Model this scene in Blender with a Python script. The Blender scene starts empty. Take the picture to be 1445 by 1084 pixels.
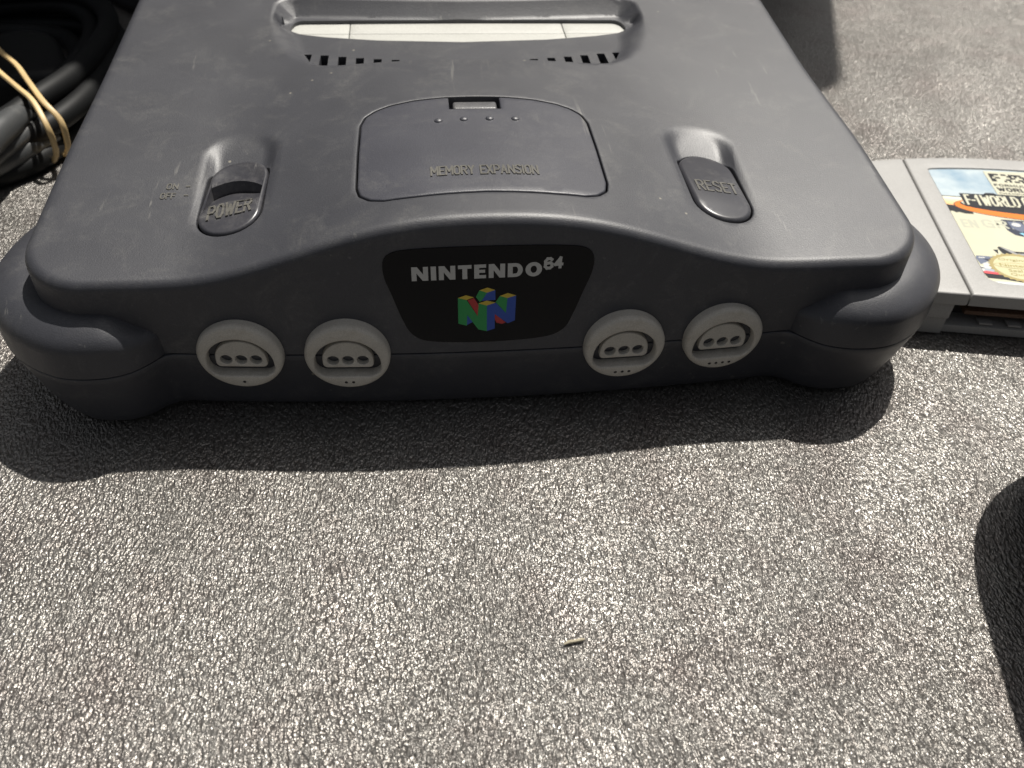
import bpy, bmesh, math, random
import numpy as np
from mathutils import Vector, Matrix
from mathutils.geometry import delaunay_2d_cdt
random.seed(7); rng = np.random.default_rng(7)
S = 0.001                      # all lengths below are millimetres
sc = bpy.context.scene

# ------------------------------------------------------------------ camera
R = np.array([[0.99487197, -0.09614968, 0.03138469],
              [0.04219346, 0.67655515, 0.73518218],
              [0.09192101, 0.73008792, -0.67714264]])
CAM = np.array([-15.487, -180.172, 174.812])
cd = bpy.data.cameras.new('camera'); cam = bpy.data.objects.new('camera', cd)
sc.collection.objects.link(cam); sc.camera = cam
cd.sensor_width = 36; cd.lens = 1203.11 / 1445 * 36
cd.clip_start = 0.01; cd.clip_end = 50
M = Matrix([[R[0][i], R[1][i], -R[2][i], CAM[i] * S] for i in range(3)] + [[0, 0, 0, 1]])
cam.matrix_world = M
cd.dof.use_dof = True; cd.dof.focus_distance = 0.225; cd.dof.aperture_fstop = 20
# ------------------------------------------------------------------ light
KX, KY = -0.29, -0.405          # how far a shadow falls per unit of height
elev = math.atan(1 / math.hypot(KX, KY)); azim = math.atan2(-KX, -KY)
w = bpy.data.worlds.new('World'); sc.world = w; w.use_nodes = True
nt = w.node_tree; bg = nt.nodes['Background']
sky = nt.nodes.new('ShaderNodeTexSky'); sky.sky_type = 'NISHITA'; sky.sun_disc = False
sky.sun_elevation = elev; sky.sun_rotation = azim
sky.dust_density = 4.0; sky.ozone_density = 0.6
hs = nt.nodes.new('ShaderNodeHueSaturation'); hs.inputs['Saturation'].default_value = 0.28; nt.links.new(sky.outputs[0], hs.inputs['Color'])   # hazy, almost white sky
nt.links.new(hs.outputs[0], bg.inputs[0]); bg.inputs[1].default_value = 0.05
sd = bpy.data.lights.new('sun', 'SUN'); sd.energy = 5.0; sd.angle = math.radians(0.85); sd.color = (1.0, 0.955, 0.88)
sun = bpy.data.objects.new('sun', sd); sc.collection.objects.link(sun)
sun.rotation_euler = Vector((KX, KY, -1)).to_track_quat('-Z', 'Y').to_euler(); sun.location = (0.3, 0.43, 1)
sc.view_settings.view_transform = 'Standard'; sc.view_settings.look = 'None'
sc.view_settings.exposure = 0.28; sc.view_settings.gamma = 1
sc.cycles.max_bounces = 6

# ------------------------------------------------------------------ materials
def mat(name, col, rough=0.5, spec=0.5, metal=0.0, coat=0.0):
    m = bpy.data.materials.new(name); m.use_nodes = True
    b = m.node_tree.nodes['Principled BSDF']
    b.inputs['Base Color'].default_value = (*col, 1); b.inputs['Roughness'].default_value = rough
    b.inputs['Specular IOR Level'].default_value = spec; b.inputs['Metallic'].default_value = metal
    b.inputs['Coat Weight'].default_value = coat
    return m
class NB:
    def __init__(s, m): s.m = m; s.t = m.node_tree; s.b = s.t.nodes['Principled BSDF']; s.co = s.t.nodes.new('ShaderNodeTexCoord').outputs['Object']
    def n(s, k, **kw):
        x = s.t.nodes.new(k)
        for a, v in kw.items():
            if a.startswith('i_'): x.inputs[a[2:].replace('_', ' ')].default_value = v
            else: setattr(x, a, v)
        return x
    def l(s, a, b): s.t.links.new(a, b)
    def mapping(s, scale, rot=(0, 0, 0)):
        x = s.n('ShaderNodeMapping'); x.inputs['Scale'].default_value = scale; x.inputs['Rotation'].default_value = rot
        s.l(s.co, x.inputs[0]); return x.outputs[0]
    def noise(s, scale, detail=2, rough=.5, vec=None, dist=0):
        x = s.n('ShaderNodeTexNoise'); x.inputs['Scale'].default_value = scale; x.inputs['Detail'].default_value = detail
        x.inputs['Roughness'].default_value = rough; x.inputs['Distortion'].default_value = dist
        s.l(vec if vec is not None else s.co, x.inputs['Vector']); return x.outputs['Fac']
    def ramp(s, fac, stops):
        x = s.n('ShaderNodeValToRGB'); e = x.color_ramp.elements
        while len(e) < len(stops): e.new(.5)
        for k, (p, c) in enumerate(stops): e[k].position = p; e[k].color = (*c, 1) if len(c) == 3 else c
        s.l(fac, x.inputs[0]); return x.outputs[0]
    def mix(s, f, a, b, mode='MIX'):
        x = s.n('ShaderNodeMix', data_type='RGBA', blend_type=mode)
        for v, i in ((f, 0), (a, 6), (b, 7)):
            if hasattr(v, 'links') or hasattr(v, 'is_linked'): s.l(v, x.inputs[i])
            elif i == 0: x.inputs[0].default_value = v
            else: x.inputs[i].default_value = (*v, 1)
        return x.outputs[2]
    def bump(s, h, dist, strength=1, prev=None):
        x = s.n('ShaderNodeBump'); x.inputs['Distance'].default_value = dist; x.inputs['Strength'].default_value = strength
        s.l(h, x.inputs['Height'])
        if prev is not None: s.l(prev, x.inputs['Normal'])
        return x.outputs[0]
def plastic(name, col, rough=.42, dust=(.30, .29, .27), dustamt=.5, grain=2e-5, mottle=.12, specks=True):
    m = mat(name, col, rough); n = NB(m)
    mot = n.noise(38, 5, .6)
    n.b.inputs['Specular IOR Level'].default_value = .62
    c0 = tuple(v * (1 - mottle) for v in col); c1 = tuple(v * (1 + mottle) for v in col)
    c = n.mix(n.ramp(mot, [(.35, (0, 0, 0)), (.65, (1, 1, 1))]), c0, c1)
    # rubbed, dusty patches
    p = n.ramp(n.noise(70, 6, .72, dist=.6), [(.50, (0, 0, 0)), (.78, (dustamt * .5,) * 3)])
    p = n.mix(1.0, p, n.ramp(n.noise(900, 4, .7), [(.35, (.15,) * 3), (.65, (1.4,) * 3)]), 'MULTIPLY')
    c = n.mix(p, c, dust)
    if specks:
        v = n.n('ShaderNodeTexVoronoi'); v.inputs['Scale'].default_value = 110; n.l(n.co, v.inputs['Vector'])
        s1 = n.ramp(v.outputs['Distance'], [(.0, (1, 1, 1)), (.04, (.8, .8, .8)), (.055, (0, 0, 0))])
        gate = n.ramp(n.noise(45, 2), [(.53, (0, 0, 0)), (.57, (1, 1, 1))])
        c = n.mix(n.mix(1.0, s1, gate, 'MULTIPLY'), c, (.22, .205, .17))
        # faint hairline scratches
        sv = n.mapping((1, .04, 1), (0, 0, .6)); s2 = n.ramp(n.noise(420, 3, .6, sv), [(.655, (0, 0, 0)), (.72, (.45,) * 3)])
        g2 = n.ramp(n.noise(22, 2), [(.50, (0, 0, 0)), (.60, (1, 1, 1))])
        c = n.mix(n.mix(1.0, s2, g2, 'MULTIPLY'), c, dust)
    c = n.mix(1.0, c, n.ramp(n.noise(3200, 2, .6), [(.3, (.86, .86, .86)), (.7, (1.14, 1.14, 1.14))]), 'MULTIPLY')
    n.l(c, n.b.inputs['Base Color'])
    r = n.ramp(n.noise(60, 4), [(.3, (rough - .02,) * 3), (.7, (rough + .03,) * 3)]); n.l(r, n.b.inputs['Roughness'])
    b = n.bump(n.noise(2600, 3, .6), grain, 1)
    n.l(b, n.b.inputs['Normal'])
    return m
M_CH = plastic('charcoal_plastic', (.036, .037, .044), .47, dustamt=.45, mottle=.05, grain=6e-5, dust=(.20, .195, .18))
M_LID = plastic('lid_plastic', (.043, .044, .055), .43, dustamt=.42, mottle=.05, grain=6.5e-5, dust=(.20, .195, .18))
M_BTN = plastic('button_plastic', (.040, .040, .047), .33, grain=4e-6)
M_LET = plastic('raised_letter_plastic', (.10, .096, .085), .36, grain=0, specks=False)
M_PORT = plastic('port_plastic', (.46, .435, .385), .5, dust=(.25, .20, .13), dustamt=1.2, grain=8e-6, specks=False)
M_FLAP = plastic('flap_plastic', (.45, .45, .42), .5, grain=3e-6, mottle=.03, specks=False)
M_CART = plastic('cartridge_plastic', (.32, .315, .305), .5, grain=1.2e-5, mottle=.04, specks=False)
M_DARK = mat('dark_cavity_plastic', (.02, .018, .017), .7)
M_GLOSS = mat('badge_black', (.005, .005, .006), .25, .25)
M_TAB = plastic('pale_tab_plastic', (.085, .085, .09), .38, grain=6e-5, specks=False)  # paler than the lid plastic so the latch looks brightly lit
M_WHITE = mat('print_silver', (.44, .44, .42), .4)
M_BLACK = plastic('black_vinyl', (.012, .012, .012), .5, specks=False, dustamt=.05)
ENDS = [[(-178, 95, 20), (-176.1, 121.3, 21), (-174.2, 138.0, 21), (-172.1, 154.2, 20), (-168.5, 170, 17)], [(-178, 124, 14), (-172.8, 138.4, 15), (-169.0, 153.0, 15), (-163.7, 166.5, 13)], [(-192, 118, 9), (-181.5, 130.6, 9.5), (-176.3, 137.6, 9.5), (-170.3, 146.0, 9.5), (-163.8, 158.0, 9)]]
M_CEND = plastic('cable_end_rubber', (.055, .058, .060), .42, grain=1e-6, specks=False, dustamt=.4)
M_CABLE = plastic('cable_rubber', (.009, .0095, .010), .55, grain=1e-6, specks=False, dustamt=0)
M_CABLE.node_tree.nodes['Principled BSDF'].inputs['Specular IOR Level'].default_value = .22
M_BAND = plastic('rubber_band', (.62, .45, .22), .5, grain=1e-6, specks=False, dustamt=.1)
M_PCB = plastic('board_brown', (.10, .045, .02), .6, specks=False)
M_TIN = mat('contact_metal', (.6, .58, .5), .35, metal=.8)
M_SHADOWBLOCK = plastic('shadow_block_plastic', (.12, .12, .12), .6, specks=False)  # surface of the added, unseen shadow block
M_CRUMB = plastic('crumb', (.36, .32, .23), .8, specks=False)
def flat(name, col, rough=.35): return mat(name, col, rough)

def ground_mat():
    m = mat('wrinkled_fabric', (.2, .19, .18), .45, .5); n = NB(m)
    nz = n.n('ShaderNodeTexNoise'); nz.inputs['Scale'].default_value = 14; nz.inputs['Detail'].default_value = 2; n.l(n.co, nz.inputs['Vector'])
    sub = n.n('ShaderNodeVectorMath', operation='MULTIPLY_ADD'); n.l(nz.outputs['Color'], sub.inputs[0])
    sub.inputs[1].default_value = (.022, .012, 0); sub.inputs[2].default_value = (-.011, -.006, 0)
    warp = n.n('ShaderNodeVectorMath', operation='ADD'); n.l(n.co, warp.inputs[0]); n.l(sub.outputs[0], warp.inputs[1])
    def mapd(rot, sc_):
        mp = n.n('ShaderNodeMapping'); mp.inputs['Rotation'].default_value = (0, 0, math.radians(rot)); mp.inputs['Scale'].default_value = sc_
        n.l(warp.outputs[0], mp.inputs[0]); return mp.outputs[0]
    # pebbled, crinkled surface: stretched cells with creases between them, plus finer folds
    vo = n.n('ShaderNodeTexVoronoi', feature='F1', distance='EUCLIDEAN'); vo.inputs['Scale'].default_value = 1150; vo.inputs['Randomness'].default_value = 1
    jit = n.n('ShaderNodeTexNoise'); jit.inputs['Scale'].default_value = 950; jit.inputs['Detail'].default_value = 1; n.l(n.co, jit.inputs['Vector'])
    js = n.n('ShaderNodeVectorMath', operation='MULTIPLY_ADD'); n.l(jit.outputs['Color'], js.inputs[0]); js.inputs[1].default_value = (.0012, .0012, 0); n.l(mapd(0, (1.25, .62, 1)), js.inputs[2])
    n.l(js.outputs[0], vo.inputs['Vector'])
    peb = n.n('ShaderNodeMath', operation='MULTIPLY'); n.l(vo.outputs['Distance'], peb.inputs[0]); peb.inputs[1].default_value = -.75
    w1 = n.noise(900, 1.5, .5, mapd(8, (1.35, .55, 1)), .5)
    w2 = n.noise(1500, 1.5, .5, mapd(-12, (1.2, .7, 1)), .6)
    a1 = n.n('ShaderNodeMath', operation='MULTIPLY_ADD'); n.l(w2, a1.inputs[0]); a1.inputs[1].default_value = .45; n.l(peb.outputs[0], a1.inputs[2])
    add = n.n('ShaderNodeMath', operation='ADD'); n.l(a1.outputs[0], add.inputs[0]); n.l(w1, add.inputs[1])
    big = n.noise(9, 5, .6); mid = n.noise(30, 5, .65)
    c = n.mix(n.ramp(big, [(.38, (0, 0, 0)), (.62, (1, 1, 1))]), (.186, .177, .166), (.242, .232, .219))
    c = n.mix(n.ramp(mid, [(.48, (0, 0, 0)), (.70, (.8,) * 3)]), c, (.182, .160, .151))
    g = n.ramp(add.outputs[0], [(.14, (.72, .70, .68)), (.32, (.97, .97, .97)), (.48, (1.12, 1.12, 1.10))])  # relief shading put into the colour: creases darker, crests lighter
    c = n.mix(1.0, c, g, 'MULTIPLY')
    n.l(c, n.b.inputs['Base Color'])
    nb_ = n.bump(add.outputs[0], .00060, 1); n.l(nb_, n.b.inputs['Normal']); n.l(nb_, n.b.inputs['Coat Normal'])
    n.b.inputs['Metallic'].default_value = .62
    n.b.inputs['Roughness'].default_value = .35; n.b.inputs['Specular IOR Level'].default_value = 1.0; n.b.inputs['Specular Tint'].default_value = (1, .97, .93, 1)
    return m
M_GROUND = ground_mat()

# ------------------------------------------------------------------ helpers
def link(o, parent=None):
    sc.collection.objects.link(o)
    if parent is not None: o.parent = parent
    return o
def tag(o, label=None, cat=None, group=None, kind=None):
    for k, v in (('label', label), ('category', cat), ('group', group), ('kind', kind)):
        if v: o[k] = v
    return o
def empty(name, loc=(0, 0, 0), rz=0):
    o = bpy.data.objects.new(name, None); o.empty_display_size = .02
    o.location = [v * S for v in loc]; o.rotation_euler = (0, 0, rz); return link(o)
class MB:
    """collects vertices (mm) and faces"""
    def __init__(s): s.v = []; s.f = []; s.m = []; s.mi = 0
    def add(s, vs, fs):
        o = len(s.v); s.v += [tuple(map(float, p)) for p in vs]
        for f in fs: s.f.append([i + o for i in f]); s.m.append(s.mi)
    def build(s, name, mats, parent=None, angle=38, merge=True, smooth=True):
        me = bpy.data.meshes.new(name)
        me.from_pydata([(x * S, y * S, z * S) for x, y, z in s.v], [], s.f)
        if not isinstance(mats, (list, tuple)): mats = [mats]
        for m in mats: me.materials.append(m)
        me.polygons.foreach_set('material_index', s.m)
        bm = bmesh.new(); bm.from_mesh(me)
        if merge: bmesh.ops.remove_doubles(bm, verts=bm.verts, dist=2e-6)
        bm.to_mesh(me); bm.free()
        if smooth:
            me.polygons.foreach_set('use_smooth', [True] * len(me.polygons)); me.set_sharp_from_angle(angle=math.radians(angle))
        me.update()
        return link(bpy.data.objects.new(name, me), parent)
def ss(t): t = np.clip(t, 0, 1); return t * t * (3 - 2 * t)
def resample(P, step, closed=True):
    P = np.array(P, float); Q = np.vstack([P, P[:1]]) if closed else P
    d = np.hypot(*np.diff(Q, axis=0).T); c = np.concatenate([[0], np.cumsum(d)])
    n = max(3, int(round(c[-1] / step))); t = np.linspace(0, c[-1], n, endpoint=not closed)
    if closed: t = t[:n]
    return np.stack([np.interp(t, c, Q[:, i]) for i in range(P.shape[1])], 1)
def smooth_closed(P, step, it=2):
    """Catmull-Rom through the points, resampled"""
    P = np.array(P, float); n = len(P); out = []
    for i in range(n):
        a, b, c, d = P[i - 1], P[i], P[(i + 1) % n], P[(i + 2) % n]
        ta, tb = (np.hypot(*(b - a)) ** .5, np.hypot(*(c - b)) ** .5); tc = np.hypot(*(d - c)) ** .5
        t0, t1 = 0, ta; t2 = t1 + tb; t3 = t2 + tc
        for t in np.linspace(t1, t2, 8, endpoint=False):
            A1 = (t1 - t) / (t1 - t0) * a + (t - t0) / (t1 - t0) * b; A2 = (t2 - t) / (t2 - t1) * b + (t - t1) / (t2 - t1) * c
            A3 = (t3 - t) / (t3 - t2) * c + (t - t2) / (t3 - t2) * d
            B1 = (t2 - t) / (t2 - t0) * A1 + (t - t0) / (t2 - t0) * A2; B2 = (t3 - t) / (t3 - t1) * A2 + (t - t1) / (t3 - t1) * A3
            out.append((t2 - t) / (t2 - t1) * B1 + (t - t1) / (t2 - t1) * B2)
    return resample(out, step)
def rrect(x0, y0, x1, y1, r, n=8):
    P = []
    for cx, cy, a in ((x1 - r, y1 - r, 0), (x0 + r, y1 - r, 90), (x0 + r, y0 + r, 180), (x1 - r, y0 + r, 270)):
        for k in range(n + 1): t = math.radians(a + 90 * k / n); P.append((cx + r * math.cos(t), cy + r * math.sin(t)))
    Q = [P[0]]
    for p in P[1:]:
        if math.hypot(p[0] - Q[-1][0], p[1] - Q[-1][1]) > 1e-4: Q.append(p)
    if math.hypot(Q[0][0] - Q[-1][0], Q[0][1] - Q[-1][1]) < 1e-4: Q.pop()
    return np.array(Q)
def offset(P, d):
    """d > 0 moves inward for a counter-clockwise loop"""
    a = np.roll(P, 1, 0); b = np.roll(P, -1, 0)
    e1 = P - a; e2 = b - P; e1 /= np.linalg.norm(e1, axis=1)[:, None] + 1e-12; e2 /= np.linalg.norm(e2, axis=1)[:, None] + 1e-12
    n1 = np.stack([-e1[:, 1], e1[:, 0]], 1); n2 = np.stack([-e2[:, 1], e2[:, 0]], 1)
    n = n1 + n2; n /= np.linalg.norm(n, axis=1)[:, None] + 1e-12
    k = np.clip((n * n1).sum(1), .45, 1)[:, None]
    return P + n / k * np.asarray(d).reshape(-1, 1) if np.ndim(d) else P + n / k * d
def inside(P, X):
    x, y = X[:, 0], X[:, 1]; r = np.zeros(len(X), bool); n = len(P)
    for i in range(n):
        (x0, y0), (x1, y1) = P[i], P[(i + 1) % n]
        if y0 == y1: continue
        c = ((y0 > y) != (y1 > y)) & (x < (x1 - x0) * (y - y0) / (y1 - y0) + x0); r ^= c
    return r
def dist(P, X):
    D = np.full(len(X), 1e9); n = len(P)
    for i in range(n):
        a, b = P[i], P[(i + 1) % n]; ab = b - a; t = np.clip(((X - a) @ ab) / (ab @ ab + 1e-12), 0, 1)
        D = np.minimum(D, np.linalg.norm(X - a - t[:, None] * ab, axis=1))
    return D
def sdf(P, X): return np.where(inside(P, X), -1, 1) * dist(P, X)
def ring_faces(o1, o2, n): return [(o1 + i, o1 + (i + 1) % n, o2 + (i + 1) % n, o2 + i) for i in range(n)]
def slab(mb, out, T, r, zb=None, holes=(), grid=2.0, nf=5, side=None, nside=1, cap=True, creases=(), drop=1.0):
    """A solid standing on outline `out` (CCW), top surface z = T(x, y), filleted edge of radius r, straight or
    shaped side down to zb; holes: (loop CCW, small fillet, depth, floor?)"""
    n = len(out); inn = offset(out, r) if r else out.copy()
    pts = [tuple(p) for p in inn]; edges = [(i, (i + 1) % n) for i in range(n)]; hl = []
    for loop, rh, dep, fl in holes:
        ho = offset(loop, -rh) if rh else loop; o = len(pts); k = len(ho)
        pts += [tuple(p) for p in ho]; edges += [(o + i, o + (i + 1) % k) for i in range(k)]; hl.append(ho)
    for cr in creases:
        o = len(pts); k = len(cr); pts += [tuple(p) for p in cr]; edges += [(o + i, o + (i + 1) % k) for i in range(k)]
    lo, hi = inn.min(0), inn.max(0)
    gx, gy = np.meshgrid(np.arange(lo[0] + grid * .5, hi[0], grid), np.arange(lo[1] + grid * .5, hi[1], grid)); G = np.stack([gx.ravel(), gy.ravel()], 1)
    if len(G):
        ok = inside(inn, G) & (dist(inn, G) > grid * .45)
        for h in hl: ok &= ~inside(h, G) & (dist(h, G) > min(grid, 1) * .4)
        for h in creases: ok &= dist(h, G) > grid * .3
        pts += [tuple(p) for p in G[ok]]
    V, E, F, *_ = delaunay_2d_cdt([Vector(p) for p in pts], edges, [], 0, 1e-6, False)
    V = np.array([(v.x, v.y) for v in V]); F = [list(f) for f in F]
    cen = np.array([V[f].mean(0) for f in F]); ok = inside(inn, cen)
    for h in hl: ok &= ~inside(h, cen)
    Z = T(V[:, 0], V[:, 1]); FF = []
    for f, g in zip(F, ok):
        if not g: continue
        a, b, c = V[f[0]], V[f[1]], V[f[2]]
        if (b[0] - a[0]) * (c[1] - a[1]) - (b[1] - a[1]) * (c[0] - a[0]) < 0: f = f[::-1]
        FF.append(f)
    mb.add(np.column_stack([V, Z]), FF)
    z0 = T(inn[:, 0], inn[:, 1]); rings = [np.column_stack([inn, z0])]
    if r:
        for k in range(1, nf + 1):
            a = math.pi / 2 * k / nf; rings.append(np.column_stack([offset(out, r * (1 - math.sin(a))) if k < nf else out, z0 - r * drop * (1 - math.cos(a))]))
    edge = rings[-1]
    if side is not None:
        for t in np.linspace(0, 1, nside + 1)[1:]: rings.append(side(edge, t))
    elif zb is not None: rings.append(np.column_stack([edge[:, :2], np.full(n, float(zb))]))
    vs = np.vstack(rings); fs = []
    for k in range(len(rings) - 1): fs += [(b, a, d, c) for a, b, c, d in [(f[0], f[1], f[2], f[3]) for f in ring_faces(k * n, (k + 1) * n, n)]]
    if cap and len(rings) > 1: fs.append([(len(rings) - 1) * n + i for i in range(n)][::-1])
    mb.add(vs, fs)
    for (loop, rh, dep, fl), ho in zip(holes, hl):
        k = len(loop); zo = T(ho[:, 0], ho[:, 1]); rr = [np.column_stack([ho, zo])]
        if rh:
            for q in (1, 2, 3):
                a = math.pi / 2 * q / 3; rr.append(np.column_stack([offset(loop, -rh * (1 - math.sin(a))) if q < 3 else loop, zo - rh * (1 - math.cos(a))]))
        rr.append(np.column_stack([loop, zo - dep])); vs = np.vstack(rr); fs = []
        for q in range(len(rr) - 1): fs += ring_faces(q * k, (q + 1) * k, k)
        if fl: fs.append([(len(rr) - 1) * k + i for i in range(k)])
        mb.add(vs, fs)
    return edge
def tube(mb, P, r, n=10, closed=False, caps=True, flatz=1.0):
    P = np.array(P, float); N = len(P); r = np.broadcast_to(r, (N,))
    T = np.roll(P, -1, 0) - np.roll(P, 1, 0)
    if not closed: T[0] = P[1] - P[0]; T[-1] = P[-1] - P[-2]
    T /= np.linalg.norm(T, axis=1)[:, None]; up = np.array([0, 0, 1.]); vs = []
    prev = None
    for i in range(N):
        if prev is None:
            a = np.cross(T[i], up); a = np.cross(T[i], [1, 0, 0]) if np.linalg.norm(a) < .1 else a
        else: a = prev - T[i] * (prev @ T[i])
        a /= np.linalg.norm(a); prev = a; b = np.cross(T[i], a)
        for k in range(n): t = 2 * math.pi * k / n; vs.append(P[i] + r[i] * (a * math.cos(t) + flatz * b * math.sin(t)))
    fs = []
    for i in range(N if closed else N - 1):
        o1 = i * n; o2 = ((i + 1) % N) * n; fs += [(o1 + (k + 1) % n, o1 + k, o2 + k, o2 + (k + 1) % n) for k in range(n)]
    if not closed and caps: fs += [list(range(n)), [(N - 1) * n + k for k in range(n)][::-1]]
    mb.add(vs, fs)
def box(mb, x0, y0, z0, x1, y1, z1, r=.3):
    slab(mb, rrect(x0, y0, x1, y1, max(r * 1.5, .05), 3), lambda x, y: np.full(np.shape(x), float(z1)), r, z0, grid=1e3, nf=2)
_tc = {}
def text_geo(body, offset_=0.0, shear=0.0):
    offset_ = min(offset_, .018)
    k = (body, offset_, shear)
    if k not in _tc:
        cu = bpy.data.curves.new('t', 'FONT'); cu.body = body; cu.offset = offset_; cu.shear = shear; cu.resolution_u = 3; cu.fill_mode = 'FRONT'
        o = bpy.data.objects.new('t', cu); sc.collection.objects.link(o); bpy.context.view_layer.update()
        me = bpy.data.meshes.new_from_object(o.evaluated_get(bpy.context.evaluated_depsgraph_get()))
        v = np.array([tuple(p.co)[:2] for p in me.vertices]); f = [list(p.vertices) for p in me.polygons]
        bpy.data.objects.remove(o); bpy.data.meshes.remove(me); v -= v.min(0); v /= v.max(0)
        F = []
        for q in f:
            a, b, c = v[q[0]], v[q[1]], v[q[2]]
            F.append(q if (b[0] - a[0]) * (c[1] - a[1]) - (b[1] - a[1]) * (c[0] - a[0]) > 0 else q[::-1])
        _tc[k] = (v, F)
    return _tc[k]
def text(mb, body, fn, off=0.0, shear=0.0, thick=None):
    """fn maps unit box (u, v, w) to mm; w = 1 at the top of the raised letters"""
    v, F = text_geo(body, off, shear)
    top = [fn(a, b, 1) for a, b in v]; mb.add(top, F)
    if thick:
        bot = [fn(a, b, 0) for a, b in v]; cnt = {}
        for f in F:
            for i in range(len(f)): cnt[(f[i], f[(i + 1) % len(f)])] = 1
        n = len(v); fs = [(b, a, a + n, b + n) for (a, b) in cnt if (b, a) not in cnt]
        mb.add(top + bot, fs)

ov = [(.28, 0), (0, .2), (0, .8), (.28, 1), (.72, 1), (1, .8), (1, .2), (.72, 0), (.28, 0)]
SF = dict(M=(1.25, [[(0, 0), (0, 1), (.5, .35), (1, 1), (1, 0)]]), E=(.85, [[(1, 0), (0, 0), (0, 1), (1, 1)], [(0, .5), (.85, .5)]]), O=(1, [ov]), R=(1, [[(0, 0), (0, 1), (.75, 1), (1, .85), (1, .63), (.75, .5), (0, .5)], [(.5, .5), (1, 0)]]),
          Y=(1, [[(0, 1), (.5, .5), (1, 1)], [(.5, .5), (.5, 0)]]), X=(1, [[(0, 0), (1, 1)], [(0, 1), (1, 0)]]), P=(1, [[(0, 0), (0, 1), (.75, 1), (1, .85), (1, .6), (.75, .45), (0, .45)]]), A=(1.05, [[(0, 0), (.5, 1), (1, 0)], [(.22, .32), (.78, .32)]]),
          N=(1.05, [[(0, 0), (0, 1), (1, 0), (1, 1)]]), S=(.95, [[(0, .14), (.28, 0), (.75, 0), (1, .2), (1, .38), (0, .64), (0, .82), (.28, 1), (.72, 1), (1, .86)]]), I=(.12, [[(.5, 0), (.5, 1)]]), T=(.95, [[(0, 1), (1, 1)], [(.5, 1), (.5, 0)]]),
          W=(1.4, [[(0, 1), (.25, 0), (.5, .8), (.75, 0), (1, 1)]]), F=(.85, [[(0, 0), (0, 1), (1, 1)], [(0, .5), (.85, .5)]]), L=(.8, [[(0, 1), (0, 0), (1, 0)]]), D=(1, [[(0, 0), (0, 1), (.6, 1), (1, .8), (1, .2), (.6, 0), (0, 0)]]),
          G=(1, [[(1, .85), (.72, 1), (.28, 1), (0, .8), (0, .2), (.28, 0), (1, 0), (1, .48), (.6, .48)]]), U=(1, [[(0, 1), (0, .2), (.28, 0), (.72, 0), (1, .2), (1, 1)]]), C=(1, [[(1, .82), (.72, 1), (.28, 1), (0, .8), (0, .2), (.28, 0), (.72, 0), (1, .18)]]), H=(1, [[(0, 0), (0, 1)], [(1, 0), (1, 1)], [(0, .5), (1, .5)]]))
SF['1'] = (.45, [[(0, .75), (.7, 1), (.7, 0)]]); SF['-'] = (.5, [[(0, .45), (1, .45)]]); SF[' '] = (.55, []); SF['6'] = (1, [[(.95, .88), (.7, 1), (.28, 1), (0, .75), (0, .2), (.28, 0), (.72, 0), (1, .15), (1, .4), (.75, .56), (0, .5)]]); SF['4'] = (1.05, [[(.72, 0), (.72, 1), (0, .32), (1, .32)]])
def strokes(mb, s, fn, x0, y0, x1, y1, th, gap=.42, thv=None, raised=True, shear=0.0):
    """bold block lettering drawn as bars; fn(x, y, w) maps to space, w = 0 base, 1 top"""
    tw = sum(SF[c][0] for c in s) + gap * (len(s) - 1); L = x1 - x0 - th; k = L / tw; xc = x0 + th / 2; n = 0; H = y1 - y0 - th
    for c in s:
        wd, st = SF[c]
        for pl in st:
            for p, q in zip(pl[:-1], pl[1:]):
                P = np.array([xc + p[0] * wd * k + shear * p[1] * H, y0 + th / 2 + p[1] * H]); Q = np.array([xc + q[0] * wd * k + shear * q[1] * H, y0 + th / 2 + q[1] * H])
                d = (Q - P) / np.linalg.norm(Q - P); m = np.array([-d[1], d[0]]) * th / 2; e = d * th * .42; n += 1
                C4 = [P - e - m, Q + e - m, Q + e + m, P - e + m]; wtop = 1 - .03 * (n % 5)
                vs = [fn(a, b, wtop) for a, b in C4]
                if raised: mb.add(vs + [fn(a, b, 0) for a, b in C4], [[0, 1, 2, 3], [0, 4, 5, 1], [1, 5, 6, 2], [2, 6, 7, 3], [3, 7, 4, 0]])
                else: mb.add(vs, [[0, 1, 2, 3]])
        xc += (wd + gap) * k
def lay(T, r=.35): return lambda x, y, w_: (x, y, float(T(x, y)) - .15 + (r + .15) * w_)

# ------------------------------------------------------------------ ground
gm = MB(); N = 60
xs = np.linspace(-1500, 1500, N); g = [(x, y, 0) for y in xs for x in xs]
gm.add(g, [(j * N + i, j * N + i + 1, (j + 1) * N + i + 1, (j + 1) * N + i) for j in range(N - 1) for i in range(N - 1)])
tag(gm.build('ground', M_GROUND), 'wrinkled taupe grey fabric surface everything lies on', kind='structure')

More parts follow.
